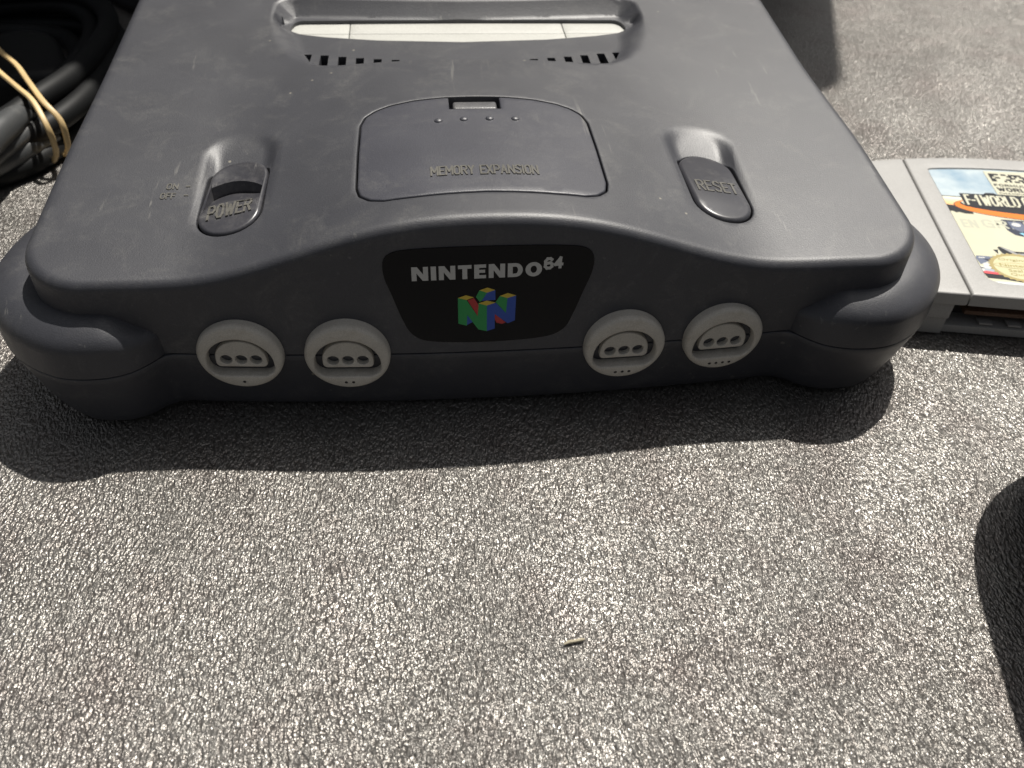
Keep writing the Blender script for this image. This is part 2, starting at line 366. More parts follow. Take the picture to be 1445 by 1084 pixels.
# ------------------------------------------------------------------ console shape functions
def wh(x): return .5 * (1 + np.cos(np.pi * np.minimum(1, (np.abs(x) / 80) ** 1.25)))
def hood0(x, y): return 48 + .115 * y + np.maximum(0, 15.0 - .107 * y) * wh(x)
def fore(P):
    P = np.array(P, float); P[:, 1] -= 1.6 * np.maximum(0, 1.5 - .0107 * P[:, 1]) * wh(P[:, 0]); return P
BTN = lambda s, g=0: rrect(s * 67.5 - 8.8 + g, 15 + g, s * 67.5 + 8.8 - g, 50 - g, 8.4 - g, 8)
def rr_sdf(x, y, cx, cy, hx, hy, r):
    qx = np.abs(x - cx) - hx + r; qy = np.abs(y - cy) - hy + r
    return np.hypot(np.maximum(qx, 0), np.maximum(qy, 0)) + np.minimum(np.maximum(qx, qy), 0) - r
half = [(0, 96.2), (15, 96.2), (30, 96.3), (42, 96.7), (50, 98.6), (57, 103.2), (62.5, 111), (66, 122), (66.8, 133), (66.6, 141), (65.8, 147.5), (61.4, 150.8), (40, 149.6), (20, 148.6), (0, 148.2)]
BOWL = resample(np.array(half + [(-x, y) for x, y in half[-2:0:-1]]), 2.0)
BOWL_IN = [offset(BOWL, d) for d in (.7, 1.6, 2.6, 3.7, 4.8, 5.8)]
def hoodT(x, y):
    x = np.asarray(x, float); y = np.asarray(y, float); z = hood0(x, y)
    for s in (-1, 1):
        d = rr_sdf(x, y, s * 67.6, 36.5, 10.9, 26.5, 10.5)
        z = z - 2.9 * ss(-d / 4.2) * ss((63.5 - y) / 16) * ss((y - 14) / 30)
    X = np.stack([x.ravel(), y.ravel()], 1); near = (np.abs(X[:, 0]) < 70) & (X[:, 1] > 88) & (X[:, 1] < 150)
    if near.any():
        e = np.zeros(len(X)); d = sdf(BOWL, X[near]); xx = np.abs(X[near, 0]); yy = X[near, 1]
        wd = 2.6 + 9 * ss((xx - 45) / 16) * ss((138 - yy) / 14) + 3.3 * (yy > 139); e[near] = np.where(yy > 139, np.clip(-d / wd, 0, 1), ss(-d / wd))
        e = e.reshape(x.shape); zf = 59.0 + .022 * (y - 100); z = z * (1 - e) + zf * e
    return z
def f0(x): return -4.2 + 4.2 * np.minimum(1, (np.abs(x) / 86) ** 2)
YE = ([0, 20, 37, 60, 86, 99], [.2, 0, -.4, -1.1, -1.6, -1.4])
def ye(x): return np.interp(np.abs(x), *YE)
ER = 3.0
def yface(x, z):
    zt = hood0(x, ye(x)) - ER; t = np.clip((z - 24) / (zt - 24), 0, 1.1); return f0(x) + (ye(x) - f0(x)) * t
# hood outline, counter-clockwise seen from above, starting at the front centre
fr = [(x, ye(x)) for x in np.linspace(0, 99, 50)]
arc = [(99 + 18.7 * math.sin(t), 17.1 - 18.7 * math.cos(t)) for t in np.linspace(.02, math.pi / 2, 14)][1:]
rightside = fr + arc + [(117.3, 60), (116.2, 105), (115.4, 150), (114.6, 172)] + [(99.6 + 15 * math.cos(t), 174 + 15 * math.sin(t)) for t in np.linspace(0, math.pi / 2, 8)] + [(60, 189.5), (0, 190)]
def widen(P, a=3.6):
    # the right flank sits a little further out than the left one
    P = np.array(P, float); x, y = P.T; f = 1 - .65 * ss((y - 45) / 60)
    P[:, 0] = x + a * ss((x - 82) / 26) * f - .8 * ss((-x - 82) / 26) * f; return P
HOOD = widen(resample(np.array(rightside + [(-x, y) for x, y in rightside[-2:0:-1]]), 1.6))

console = empty('game_console', (0, 0, 0))
tag(console, 'charcoal grey retro game console with four grey controller ports and coloured cube emblem', 'game console')
LIDH = [(0, 69.5), (9, 69.2), (18, 68), (25, 65.9), (29, 63.6), (31.8, 60.6), (33.1, 56), (33.3, 40), (33.1, 23), (32.2, 19), (29.5, 16.2), (26, 15.0), (18, 14.9), (0, 15.6)]
LID = fore(resample(np.array([(x, y) for x, y in LIDH[::-1]] + [(-x, y) for x, y in LIDH[1:-1]]), 1.0))
SLH = [(0, 122.2), (30, 124), (48, 127), (57, 129.6), (60.3, 132.4), (60.8, 135.5), (59.6, 140), (57.6, 141.8), (30, 142.2), (0, 142.5)]
SLOT = resample(np.array(SLH + [(-x, y) for x, y in SLH[-2:0:-1]]), 1.5)
holes = [(offset(LID, -.5), .35, 3.2, True), (SLOT, 0, 2.2, False)]
for s in (-1, 1): holes.append((BTN(s), .5, 9.0, True))
for s in (-1, 1):
    for c in (23.5, 29.5, 35.4, 41.3, 47.3):
        yr = np.interp(c, [p[0] for p in half[:8]], [p[1] for p in half[:8]]); yb = 106.3 + (c / 50) ** 2 * 6
        L = [(s * c - 1.35, yr + 2.9), (s * c + 1.35, yr + 2.9), (s * c + 1.35, yb), (s * c - 1.35, yb)]
        holes.append((np.array(L), 0, 3.0, False))
    L = [(s * 51.9, 106.4), (s * 54.2, 112.4), (s * 51.6, 112.4)]
    holes.append((np.array(L if s > 0 else L[::-1]), 0, 3.0, False))
# upper shell
ub = MB()
def hood_side(e, t):
    x, y, z = e.T; s = ss((106 - np.abs(x)) / 16) * (y < 12); yb = y + (f0(x) - y) * s
    zz = z + (24.3 - z) * t; return np.column_stack([x, y + (yb - y) * t, zz])
slab(ub, HOOD, hoodT, ER, holes=holes, grid=1.35, nf=6, side=hood_side, nside=8, cap=False, creases=[BOWL] + BOWL_IN + [rrect(s * 67.6 - 10.9 + d, 10 + d, s * 67.6 + 10.9 - d, 63 - d, 10.5 - d, 10) for s in (-1, 1) for d in (0,)])
# foot outlines (front right, mirrored), counter-clockwise
FT = [(83, 14), (84.5, 5), (86.3, -.5), (89, -4), (93, -7.4), (98, -9.1), (104, -9.4), (110, -8.3), (116, -5.2), (122, -.6), (127.5, 6), (131.5, 13.5), (134, 23), (134.3, 33), (131.5, 46), (126, 58), (120, 68), (112, 74), (95, 60)]
RT = [(112, 122), (120, 128), (126, 137), (130, 148), (131, 162), (129, 176), (122, 187), (110, 193), (95, 193), (90, 180), (98, 140)]
def mirror(P): return [(-x, y) for x, y in P][::-1]
for P in (FT, mirror(FT), RT, mirror(RT)):
    O = widen(smooth_closed(P, 1.3), 3.2)
    def wingT(x, y, O=O):
        X = np.stack([np.ravel(x), np.ravel(y)], 1); dd = dist(O, X); d = np.minimum(dd, 10) / 10
        tp = ss((np.abs(X[:, 0]) - 85) / 14); ZE = 31.6 + 2.2 * tp; crest = 33.6 + 5.4 * tp - 1.5 * ss((X[:, 1] - 10) / 30)
        return (ZE + 1.9 * np.sqrt(1 - (1 - np.minimum(dd / 1.9, 1)) ** 2) - 1.9 + (crest - ZE) * (1 - (1 - d) ** 2.0)).reshape(np.shape(x))
    slab(ub, O, wingT, 0, 24.3, grid=1.1, cap=False, creases=[offset(O, d) for d in (.12, .4, .9, 1.6)])
upper = ub.build('upper_shell', M_CH, console, angle=40)
# lower shell: front wall and feet in one outline
ffx = [(x, float(f0(x))) for x in np.linspace(0, 85, 22)]
LO = ffx + [(86.8, -.9), (89, -4), (93, -7.4), (98, -9.1), (104, -9.4), (110, -8.3), (116, -5.2), (122, -.6), (127.5, 6), (131.5, 13.5), (134, 23), (134.3, 33), (131.5, 46), (126, 58), (119.5, 68), (117, 78), (117, 116), (119, 126), (126, 137), (130, 148), (131, 162), (129, 176), (122, 187), (110, 193), (95, 193), (88, 189.5), (60, 189.5), (0, 190)]
LOW = resample(np.array(LO + [(-x, y) for x, y in LO[-2:0:-1]]), 2.0)
for _ in range(1): LOW = (np.roll(LOW, 1, 0) + 2 * LOW + np.roll(LOW, -1, 0)) / 4
lb = MB()
LOW = widen(LOW, 3.2)
wf = ss((np.abs(LOW[:, 0]) - 80) / 14)
def low_side(e, t):
    d = (4.4 + (6.8 - 4.4) * wf) * (t ** 1.15) + 1.6 * max(0, (t - .86) / .14) ** 2
    Q = offset(LOW, d); z = 23.8 + (1.0 - 23.8) * t; return np.column_stack([Q, np.full(len(Q), z)])
slab(lb, LOW, lambda x, y: np.full(np.shape(x), 23.8), .35, side=low_side, nside=10, grid=12, nf=2)
inner = offset(LOW, .9); slab(lb, inner, lambda x, y: np.full(np.shape(x), 26.5), 0, 22.5, grid=12)
# moulded tab line under the badge
lower = lb.build('lower_shell', M_CH, console, angle=45)
for fx, fy in ((-107, 22), (107, 22), (-107, 170), (107, 170)):
    fb = MB(); slab(fb, rrect(-8, -8, 8, 8, 7.9, 6), lambda x, y: np.full(np.shape(x), 1.4), 0, 0.0, grid=9); o = fb.build('foot_pad', M_BLACK, console); o.location = (fx * S, fy * S, 0)

# ------------------------------------------------------------------ expansion lid
NB_ = MB()
top_i = [(7.9, 67.95), (7.9, 60.6), (-7.3, 60.6), (-7.3, 67.95)]
L = [tuple(p) for p in offset(LID, .0)]
Lk = [p for p in L if not (-7.6 < p[0] < 7.8 and p[1] > 60)]
# rotate the loop so the notch falls in the gap, then insert it
gap = max(range(len(Lk)), key=lambda i: math.dist(Lk[i], Lk[(i + 1) % len(Lk)]))
Lk = Lk[gap + 1:] + Lk[:gap + 1]
d0 = math.dist(Lk[-1], top_i[0]); seq = top_i if d0 < math.dist(Lk[-1], top_i[3]) else top_i[::-1]
LIDN = np.array(Lk + seq); area = .5 * np.sum(LIDN[:, 0] * np.roll(LIDN[:, 1], -1) - np.roll(LIDN[:, 0], -1) * LIDN[:, 1])
if area < 0: LIDN = LIDN[::-1]
lidT = lambda x, y: hood0(x, y) + .05
slab(NB_, LIDN, lidT, .55, side=lambda e, t: np.column_stack([e[:, :2], e[:, 2] - 2.2]), grid=1.6, nf=3, cap=False)
for x, y in ((-10.8, 53.0), (-3.4, 53.5), (4.1, 53.7), (11.6, 53.7)):
    vs = []; fs = []
    for k in range(5):
        rr = 1.25 * math.cos(k / 4 * math.pi / 2) + .02; h = .62 * math.sin(k / 4 * math.pi / 2)
        for q in range(14): a = q / 14 * 2 * math.pi; X_ = x + rr * math.cos(a); Y_ = y + rr * math.sin(a); vs.append((X_, Y_, float(lidT(X_, Y_)) + h - .03))
    for k in range(4): fs += ring_faces(k * 14, (k + 1) * 14, 14)
    NB_.add(vs, fs)
lid = NB_.build('expansion_lid', M_LID, console, angle=40)
lt = MB(); strokes(lt, 'MEMORY EXPANSION', lay(lambda x, y: hood0(x, y) + .05, .28), -13.9, 21.6, 14.9, 26.4, .50)
lt.build('lettering', M_LET, lid, smooth=False)
tb = MB(); slab(tb, rrect(-6.2, 61.5, 7.0, 66.1, .9, 4), lambda x, y: hood0(x, y) - .35 - .06 * np.maximum(0, 64.5 - y), .7, 60, grid=2, nf=3)
tb.build('lid_latch', M_TAB, lid)

# ------------------------------------------------------------------ buttons
def resetT(x, y):
    return hood0(x, y) + 1.0 - 2.4 * ss((y - 22) / 30) - .6 * ((x - 67.5) / 8.4) ** 2 - .5 * ((y - 32) / 17) ** 2
rb = MB(); slab(rb, BTN(1, .45), resetT, 1.3, side=lambda e, t: np.column_stack([e[:, :2], e[:, 2] - 6]), grid=1.2, nf=5, cap=False)
reset = rb.build('reset_button', M_BTN, console)
def onT(T, x0, x1, y0, y1, skew=0.0, raise_=.45):
    def f(u, v, w_):
        x = x0 + (x1 - x0) * u; y = y0 + (y1 - y0) * v + skew * u; return (x, y, float(T(x, y)) - .25 + raise_ * w_)
    return f
t = MB(); strokes(t, 'RESET', lay(resetT, .22), 61.4, 27.4, 73.7, 33.2, .62, .5)
t.build('lettering', M_LET, reset, smooth=False)
def ridge(x): u = (x + 68) / 8.4; return 41.2 - 4.2 * u * u - .8 * u
def powerT(x, y):
    x = np.asarray(x, float); y = np.asarray(y, float); rg = ridge(x); b = hood0(x, y)
    up = -2.0 + 1.0 * ss((y - rg) / 8) + .25 * np.exp(-((y - rg) / .9) ** 2)
    u_ = np.clip((x + 67.5) / 8.4, -1, 1); dn = np.minimum(.9, -5.4 * (1 - .5 * np.maximum(0, u_) ** 2.5) + (rg - y) * .46) - .6 * ss((24 - y) / 10) - .3 * ((x + 67.5) / 8.4) ** 2
    k = ss((y - rg + .55) / .55); return b + up * k + dn * (1 - k)
pb = MB(); rl = [(x, ridge(x)) for x in np.linspace(-75.3, -59.7, 30)]
slab(pb, BTN(-1, .45), powerT, .9, side=lambda e, t: np.column_stack([e[:, :2], e[:, 2] - 4]), grid=.6, nf=4, cap=False, creases=[np.array([(x, ridge(x) - .0) for x in np.linspace(-74.8, -60.2, 30)] + [(x, ridge(x) - .56) for x in np.linspace(-60.2, -74.8, 30)]), np.array([(x, ridge(x) + .9) for x in np.linspace(-74.8, -60.2, 30)] + [(x, ridge(x) - 1.3) for x in np.linspace(-60.2, -74.8, 30)])])
power = pb.build('power_switch', M_BTN, console, angle=60)
t = MB(); strokes(t, 'POWER', lambda x, y, w_: lay(powerT, .42)(x, y + (x + 67.5) * .12, w_), -73.4, 21.6, -61.6, 27.4, .62, .5)
t.build('lettering', M_LET, power, smooth=False)
t = MB(); strokes(t, 'ON', lay(hood0, .25), -86.4, 36.4, -83.2, 39.0, .33, .5); strokes(t, 'OFF', lay(hood0, .25), -87.4, 32.2, -83.4, 34.8, .33, .5)
for yy in (33.4, 37.4): strokes(t, '-', lay(hood0, .25), -81.2, yy, -80.0, yy + .5, .4)
t.build('switch_lettering', M_LET, console, smooth=False)

# ------------------------------------------------------------------ slot flaps
def flap(x0, x1, y0, y1, z):
    b = MB(); slab(b, rrect(x0, y0, x1, y1, .35, 3), lambda x, y: np.full(np.shape(x), z) + .02 * (y - y0), .25, z - 1.2, grid=8, nf=2); b.build('cartridge_flap', M_FLAP, console)
for (a, b_) in ((-62.5, -40.2), (-39.9, 37.6), (37.9, 62.5)):
    flap(a, b_, 132.9, 144, 58.5); flap(a, b_, 120, 132.6, 58.3)
ib = MB(); box(ib, -63, 93, 40, 63, 146, 50, .5); ib.build('slot_interior', M_DARK, console)

# ------------------------------------------------------------------ front badge
PAN = [(-26.9, 50.4), (-26.0, 52.2), (-24, 53.3), (-18.7, 53.9), (0, 54.2), (18.7, 53.9), (24, 53.3), (26.0, 52.2), (26.9, 50.2), (26.6, 46.5), (25, 42), (22.4, 34.8), (20.6, 31.0), (18, 29.1), (14.5, 28.2), (0, 27.4), (-15, 28.0), (-18.6, 28.9), (-21.0, 31), (-22.8, 34.8), (-25.2, 42), (-26.7, 46.5)]
PANL = smooth_closed(PAN[::-1], 1.0)
def onface(x, z, d):
    z = 27.4 + (z - 27.4) * 1.052
    return (float(x), float(yface(x, z)) - d, float(z))
def face_sheet(mb, loop, d, grid=2.5, rim=0):
    """thin sheet that follows the front wall, d mm proud of it"""
    tmp = MB(); lp = np.array(loop, float); a = .5 * np.sum(lp[:, 0] * np.roll(lp[:, 1], -1) - np.roll(lp[:, 0], -1) * lp[:, 1])
    if a < 0: lp = lp[::-1]
    slab(tmp, lp, lambda x, y: np.zeros(np.shape(x)), 0, None if not rim else -rim, grid=grid, cap=False)
    mb.add([onface(x, z, d + h) for x, z, h in tmp.v], tmp.f)
pb = MB(); face_sheet(pb, PANL, .25, 2.0, rim=.5); badge = pb.build('front_badge', M_GLOSS, console)
# heavy block capitals, each letter drawn in a unit box
GL = {'N': (1.0, [[(0, 0), (.30, 0), (.30, .55), (.66, 0), (1, 0), (1, 1), (.70, 1), (.70, .45), (.34, 1), (0, 1)]]),
      'I': (.32, [[(0, 0), (1, 0), (1, 1), (0, 1)]]),
      'T': (.82, [[(.32, 0), (.68, 0), (.68, .74), (1, .74), (1, 1), (0, 1), (0, .74), (.32, .74)]]),
      'E': (.72, [[(0, 0), (1, 0), (1, .24), (.42, .24), (.42, .40), (.92, .40), (.92, .62), (.42, .62), (.42, .76), (1, .76), (1, 1), (0, 1)]])}
ds = [(1 - .48 + .48 * math.sin(a), .5 - .5 * math.cos(a)) for a in np.linspace(0, math.pi, 12)]
di = [(.52 + .16 * math.sin(a), .5 - .25 * math.cos(a)) for a in np.linspace(0, math.pi, 9)]
GL['D'] = (.92, [[(0, 0)] + ds + [(0, 1), (0, .5), (.33, .5), (.33, .75)] + di[::-1] + [(.33, .25), (.33, .499), (0, .499)]])
oo = [(.5 + .5 * math.sin(a), .5 - .52 * math.cos(a)) for a in np.linspace(0, 2 * math.pi, 28)]
oi2 = [(.5 + .19 * math.sin(a), .5 - .26 * math.cos(a)) for a in np.linspace(0, 2 * math.pi, 28)]
GL['O'] = (1.02, [[oo[i], oo[i + 1], oi2[i + 1], oi2[i]] for i in range(27)])
lm = MB(); word = 'NINTENDO'; gapw = .16; tw = sum(GL[c][0] for c in word) + gapw * (len(word) - 1); X0, X1 = -19.8, 13.5; sx = (X1 - X0) / tw; xc = X0
for c in word:
    wd, loops = GL[c]; wdm = wd * sx
    for lp in loops:
        P = [(xc + a * wdm, 45.45 + .45 * ((xc + a * wdm + 19.8) / 33) + 3.75 * b) for a, b in lp]
        from mathutils.geometry import tessellate_polygon
        tri = tessellate_polygon([[Vector((a, b, 0)) for a, b in P]])
        F = []
        for q in tri:
            a, b, c2 = [P[i] for i in q]; cr = (b[0] - a[0]) * (c2[1] - a[1]) - (b[1] - a[1]) * (c2[0] - a[0])
            F.append(list(q) if cr > 0 else list(q)[::-1])
        lm.add([onface(a, b, .31) for a, b in P], F)
    xc += wdm + gapw * sx
strokes(lm, '64', lambda x, y, w_: onface(x, y + (x - 14) * .05, .29 + .02 * w_), 13.9, 47.5, 19.0, 50.8, .78, .5, raised=False, shear=.03)
lm.build('lettering', M_WHITE, badge, smooth=False, merge=False)
LG = [('green', (.02, .27, .07), [(-8.2, 40.45), (-5.95, 39.8), (-3.1, 35.1), (-2.9, 38.75), (-.65, 38.05), (-.65, 30.6), (-2.9, 31.2), (-5.8, 35.5), (-5.95, 32.4), (-8.2, 33.1)]),
      ('green', None, [(-2.6, 42.4), (-.6, 41.65), (-2.0, 39.5), (-2.5, 39.1), (-3.5, 40.6)]), ('green', None, [(1.65, 38.95), (2.7, 40.65), (4.75, 40.0), (4.4, 35.7)]),
      ('yellow', (.55, .40, .04), [(-8.2, 40.45), (-6.1, 41.15), (-4.0, 40.5), (-5.95, 39.8)]), ('yellow', None, [(-2.6, 42.4), (-.5, 43.1), (1.5, 42.35), (-.6, 41.65)]),
      ('yellow', None, [(-2.9, 38.75), (-.6, 39.45), (1.65, 38.8), (-.65, 38.05)]), ('yellow', None, [(2.7, 40.65), (4.8, 41.4), (7.0, 40.65), (4.75, 40.0)]),
      ('red', (.42, .03, .03), [(-5.7, 39.7), (-4.0, 40.3), (-2.8, 38.2), (-3.1, 35.2)]), ('red', None, [(1.45, 35.5), (4.4, 33.0), (3.4, 32.6), (1.9, 33.0), (1.5, 34)]),
      ('blue', (.02, .07, .36), [(-.65, 38.05), (1.65, 38.8), (4.4, 35.7), (4.75, 40.0), (7.0, 40.65), (6.8, 33.5), (4.9, 32.7), (1.45, 35.5), (1.45, 31.3), (-.65, 30.6)]),
      ('blue', None, [(-.6, 41.65), (1.5, 42.35), (1.6, 39.6), (-.3, 39.5), (-2.0, 39.4)]), ('blue', None, [(-5.8, 35.4), (-4.3, 33.5), (-5.95, 32.6)])]
em = MB(); cols = {}; emats = []
for nm, col, P in LG:
    if nm not in cols: cols[nm] = len(emats); emats.append(flat('print_' + nm, col))
    em.mi = cols[nm]; tri = tessellate_polygon([[Vector((a, b, 0)) for a, b in P]]); F = []
    for q in tri:
        a, b, c2 = [P[i] for i in q]; cr = (b[0] - a[0]) * (c2[1] - a[1]) - (b[1] - a[1]) * (c2[0] - a[0]); F.append(list(q) if cr > 0 else list(q)[::-1])
    em.add([onface(a, b, .31) for a, b in P], F)
em.build('emblem', emats, badge, smooth=False, merge=False)

# ------------------------------------------------------------------ controller ports
def dshape(a, top, bot, cv, cr, n=18):
    P = [(a * math.cos(t), cv + (top - cv) * math.sin(t)) for t in np.linspace(0, math.pi, n)]
    P += [(-a + cr + cr * math.cos(t), bot + cr + cr * math.sin(t)) for t in np.linspace(math.pi, 1.5 * math.pi, 6)]
    P += [(a - cr + cr * math.cos(t), bot + cr + cr * math.sin(t)) for t in np.linspace(1.5 * math.pi, 2 * math.pi, 6)]
    return np.array(P)
circ = lambda r, n=64, c=(0, 0): np.array([(c[0] + r * math.cos(t), c[1] + r * math.sin(t)) for t in np.linspace(0, 2 * math.pi, n, endpoint=False)])
def ringT(x, y): rr = np.hypot(x, y); return 3.1 - .5 * ss((rr - 8.2) / 3)
ring_mb = MB(); slab(ring_mb, circ(11.35), ringT, 1.5, side=lambda e, t: np.column_stack([e[:, :2] * 1.015, np.full(len(e), -3.)]), holes=[(dshape(8.8, 6.9, -6.4, -1.6, 3.3), .5, 8.5, True)], grid=1.2, nf=6, cap=False)
plug_mb = MB(); slab(plug_mb, dshape(6.8, 5.2, -4.1, -1.2, 1.4), lambda x, y: np.full(np.shape(x), 1.7), .35, -5, holes=[(circ(1.62, 20, (u, -1.4)), .15, 5, True) for u in (-3.95, 0, 3.95)], grid=1.5, nf=3, cap=False)
dark_mb = None
first = None
for k, (x, zc) in enumerate(((-66.0, 24.9), (-37.9, 24.6), (37.3, 24.4), (65.6, 24.8))):
    if first is None:
        ro = ring_mb.build('controller_port', M_PORT, console, angle=50); po = plug_mb.build('socket_plug', M_PORT, ro, angle=50); first = (ro, po)
    else:
        ro = first[0].copy(); link(ro, console); po = first[1].copy(); link(po, ro)
    sl = math.atan(2 * 4.2 * x / 86 ** 2)
    ro.scale = (1, .96, 1); ro.rotation_euler = (math.pi / 2 + math.radians(1.0), 0, sl); ro.location = (x * S, (float(f0(x)) + .3) * S, zc * S)
    for q in range(k + 1):
        db = MB(); u = (q - k / 2) * 1.95; vs = []; fs = []
        for a in range(4):
            rr = .48 * math.cos(a / 3 * 1.5); h = .3 * math.sin(a / 3 * 1.5)
            for c in range(10): t = c / 10 * 2 * math.pi; vs.append((rr * math.cos(t), rr * math.sin(t), h))
        for a in range(3): fs += ring_faces(a * 10, (a + 1) * 10, 10)
        db.add(vs, fs); o = db.build('port_dot', M_DARK, ro); o.location = (u * S, -8.4 * S, 2.98 * S)

# ------------------------------------------------------------------ cartridge
ANG = math.radians(-10.8)
Ox, Oy = 155.4 - 15 * math.cos(ANG), 21.8 - 15 * math.sin(ANG)
cart = empty('game_cartridge', (Ox, Oy, 0), ANG)
tag(cart, 'light grey game cartridge with racing label lying right of the console', 'game cartridge')
CW = 126.; ZT = 17.6
arcv = lambda u: 95.6 - 9.6 * (abs(u - CW / 2) / (CW / 2)) ** 2.2
zt = lambda x, y: np.full(np.shape(x), ZT)
LABP = [(22.6, 11.2), (23.4, 9.4), (25.4, 8.2), (28, 7.7), (98, 7.7), (100.6, 8.2), (102.6, 9.4), (103.4, 11.2), (103.4, 82), (102.8, 83), (101.5, 83.5)] + [(u, arcv(u) - 8.5) for u in np.linspace(99, 27, 20)] + [(24.5, 83.7), (23.2, 83.4), (22.6, 82.4)]
LAB = resample(np.array(LABP), 1.5)
def seg(name, u0, u1, hole=None, ztp=zt):
    us = np.linspace(u1, u0, 16); P = [(u0, 0), (u1, 0)] + [(u, arcv(u)) for u in us]
    if u0 <= 0: P = [(u0 + 1.5, -0.0)] + P[1:-1] + [(u0, arcv(2) - 4), (u0, 1.5)]
    b = MB(); slab(b, resample(np.array(P), 1.5), ztp, .8, 13.2, holes=[(LAB, .3, .55, True)] if hole else [], grid=5, nf=4)
    return b.build(name, M_CART, cart, angle=40)
seg('side_panel', 0, 14.75); front = seg('front_shell', 15.25, 110.75, True); seg('side_panel', 111.25, CW)
bb = MB()
slab(bb, resample(np.array([(13, 1), (113, 1)] + [(u, arcv(u) - 1) for u in np.linspace(113, 13, 20)]), 3), lambda x, y: np.full(np.shape(x), 16.2), 0, 13.0, grid=9)   # web under the joints
box(bb, .4, .5, 7.2, 11.6, 80, 13.3, .3); box(bb, .8, .9, .8, 11.4, 80, 7.0, .4)
box(bb, 114.4, .5, 7.2, 125.6, 80, 13.3, .3); box(bb, 114.6, .9, .8, 125.2, 80, 7.0, .4)
slab(bb, resample(np.array([(11, 2.0), (115, 2.0)] + [(u, arcv(u) - 1) for u in np.linspace(124, 2, 24)] + [(2, 30), (11, 28)]), 2.5), lambda x, y: np.full(np.shape(x), 3.6), .4, .8, grid=9, nf=2)
slab(bb, resample(np.array([(1, 26), (125, 26)] + [(u, arcv(u) - 1) for u in np.linspace(125, 1, 24)]), 2.5), lambda x, y: np.full(np.shape(x), 13.1), 0, 3.7, grid=9)
bb.build('rear_shell', M_CART, cart, angle=40)
cb = MB(); box(cb, 12, 9, 3.8, 114, 26.2, 12.8, .1); cb.build('connector_cavity', M_DARK, cart)
cb = MB(); box(cb, 17, 3.2, 7.6, 109, 12, 9.0, .1); cb.build('circuit_board', M_PCB, cart)
for k in range(8):
    cb = MB(); u = 23 + k * 9.3; box(cb, u, 2.6, 4.3, u + 4.2, 6, 4.9, .08); cb.build('guide_tab', M_TIN if 0 else M_CART, cart)
# label print -----------------------------------------------------
def label_base_mat():
    m = mat('label_paper', (.8, .79, .6), .3); n = NB(m)
    sep = n.n('ShaderNodeSeparateXYZ'); n.l(n.co, sep.inputs[0])
    def R_(stops): 
        x = n.n('ShaderNodeMapRange'); n.l(sep.outputs['Y'], x.inputs['Value']); x.inputs['From Min'].default_value = 0; x.inputs['From Max'].default_value = .1; return n.ramp(x.outputs[0], stops)
    cl = n.ramp(n.noise(55, 4, .6), [(.35, (.21, .32, .42)), (.62, (.46, .53, .56))])
    paper = n.ramp(n.noise(60, 3), [(.3, (.53, .52, .385)), (.7, (.57, .555, .43))])
    sunset = R_([(.565, (.78, .40, .16)), (.60, (.80, .62, .35)), (.625, (.82, .78, .62))])
    c = n.mix(R_([(.565, (0, 0, 0)), (.57, (1, 1, 1))]), paper, sunset)
    c = n.mix(R_([(.632, (0, 0, 0)), (.635, (1, 1, 1))]), c, cl)
    c = n.mix(R_([(.088, (1, 1, 1)), (.094, (0, 0, 0))]), c, (.62, .70, .70))
    n.l(c, n.b.inputs['Base Color']); return m
lb = MB(); slab(lb, offset(LAB, .35), lambda x, y: np.full(np.shape(x), ZT - .42), 0, ZT - .54, grid=10)
label = lb.build('label', label_base_mat(), cart, smooth=False)
lay = [0]
def tri_poly(mb, P, z):
    tri = tessellate_polygon([[Vector((a, b, 0)) for a, b in P]]); F = []
    for q in tri:
        a, b, c2 = [P[i] for i in q]; cr = (b[0] - a[0]) * (c2[1] - a[1]) - (b[1] - a[1]) * (c2[0] - a[0]); F.append(list(q) if cr > 0 else list(q)[::-1])
    mb.add([(a, b, z) for a, b in P], F)
pm = {}; pmats = []; art = MB()
PC = dict(black=(.012, .012, .015), cream=(.56, .545, .42), white=(.57, .57, .555), orange=(.70, .19, .02), navy=(.03, .035, .06), slate=(.13, .15, .21), steel=(.34, .38, .43),
          ghost=(.45, .45, .36), red=(.65, .08, .09), grey=(.30, .30, .30), gold=(.36, .29, .12), seal=(.54, .51, .32), goldtext=(.33, .27, .10), sky=(.25, .55, .68), brown=(.10, .05, .03))
def ink(c):
    if c not in pm: pm[c] = len(pmats); pmats.append(flat('ink_' + c, PC[c], .3))
    art.mi = pm[c]
def poly(c, P, level): ink(c); tri_poly(art, P, ZT - .42 + .02 * level)
def word_(c, s, x0, y0, x1, y1, level, off=.02, shear=0, skew=0):
    ink(c); text(art, s, lambda u, v, w_: (x0 + (x1 - x0) * u, y0 + (y1 - y0) * v + skew * u, ZT - .42 + .02 * level), off, shear)
poly('black', [(22.9, 63.6), (22.9, 63.1), (31, 63.1), (31, 63.6)], 1)
poly('black', [(22.9, 57.2), (27, 56.6), (31, 57), (31, 51.4), (28, 51.3), (26, 52.2), (25, 51.6), (24, 52.6), (22.9, 52.5)], 1)
ell = lambda cx, cy, a, b, n=48, p=1.0: [(cx + a * math.cos(t), cy + b * math.sin(t)) for t in np.linspace(0, 2 * math.pi, n, endpoint=False)]
poly('brown', ell(63, 57.2, 37.6, 8.4), 2); poly('orange', ell(63, 57.2, 37.2, 8.0), 3); poly('black', ell(63.5, 58.6, 35.4, 5.6), 4)
poly('cream', [(28.6, 59.6), (30.2, 60.6), (31.0, 58.0), (29.6, 57.8)], 5)
poly('black', [(29.9, 66.0), (97, 68.6), (96, 57.0), (60, 57.6), (29.6, 56.6)], 6)
poly('black', [(38.4, 66.0), (40, 67.6), (43, 67.8), (44.4, 66.2)], 6)
ink('cream')
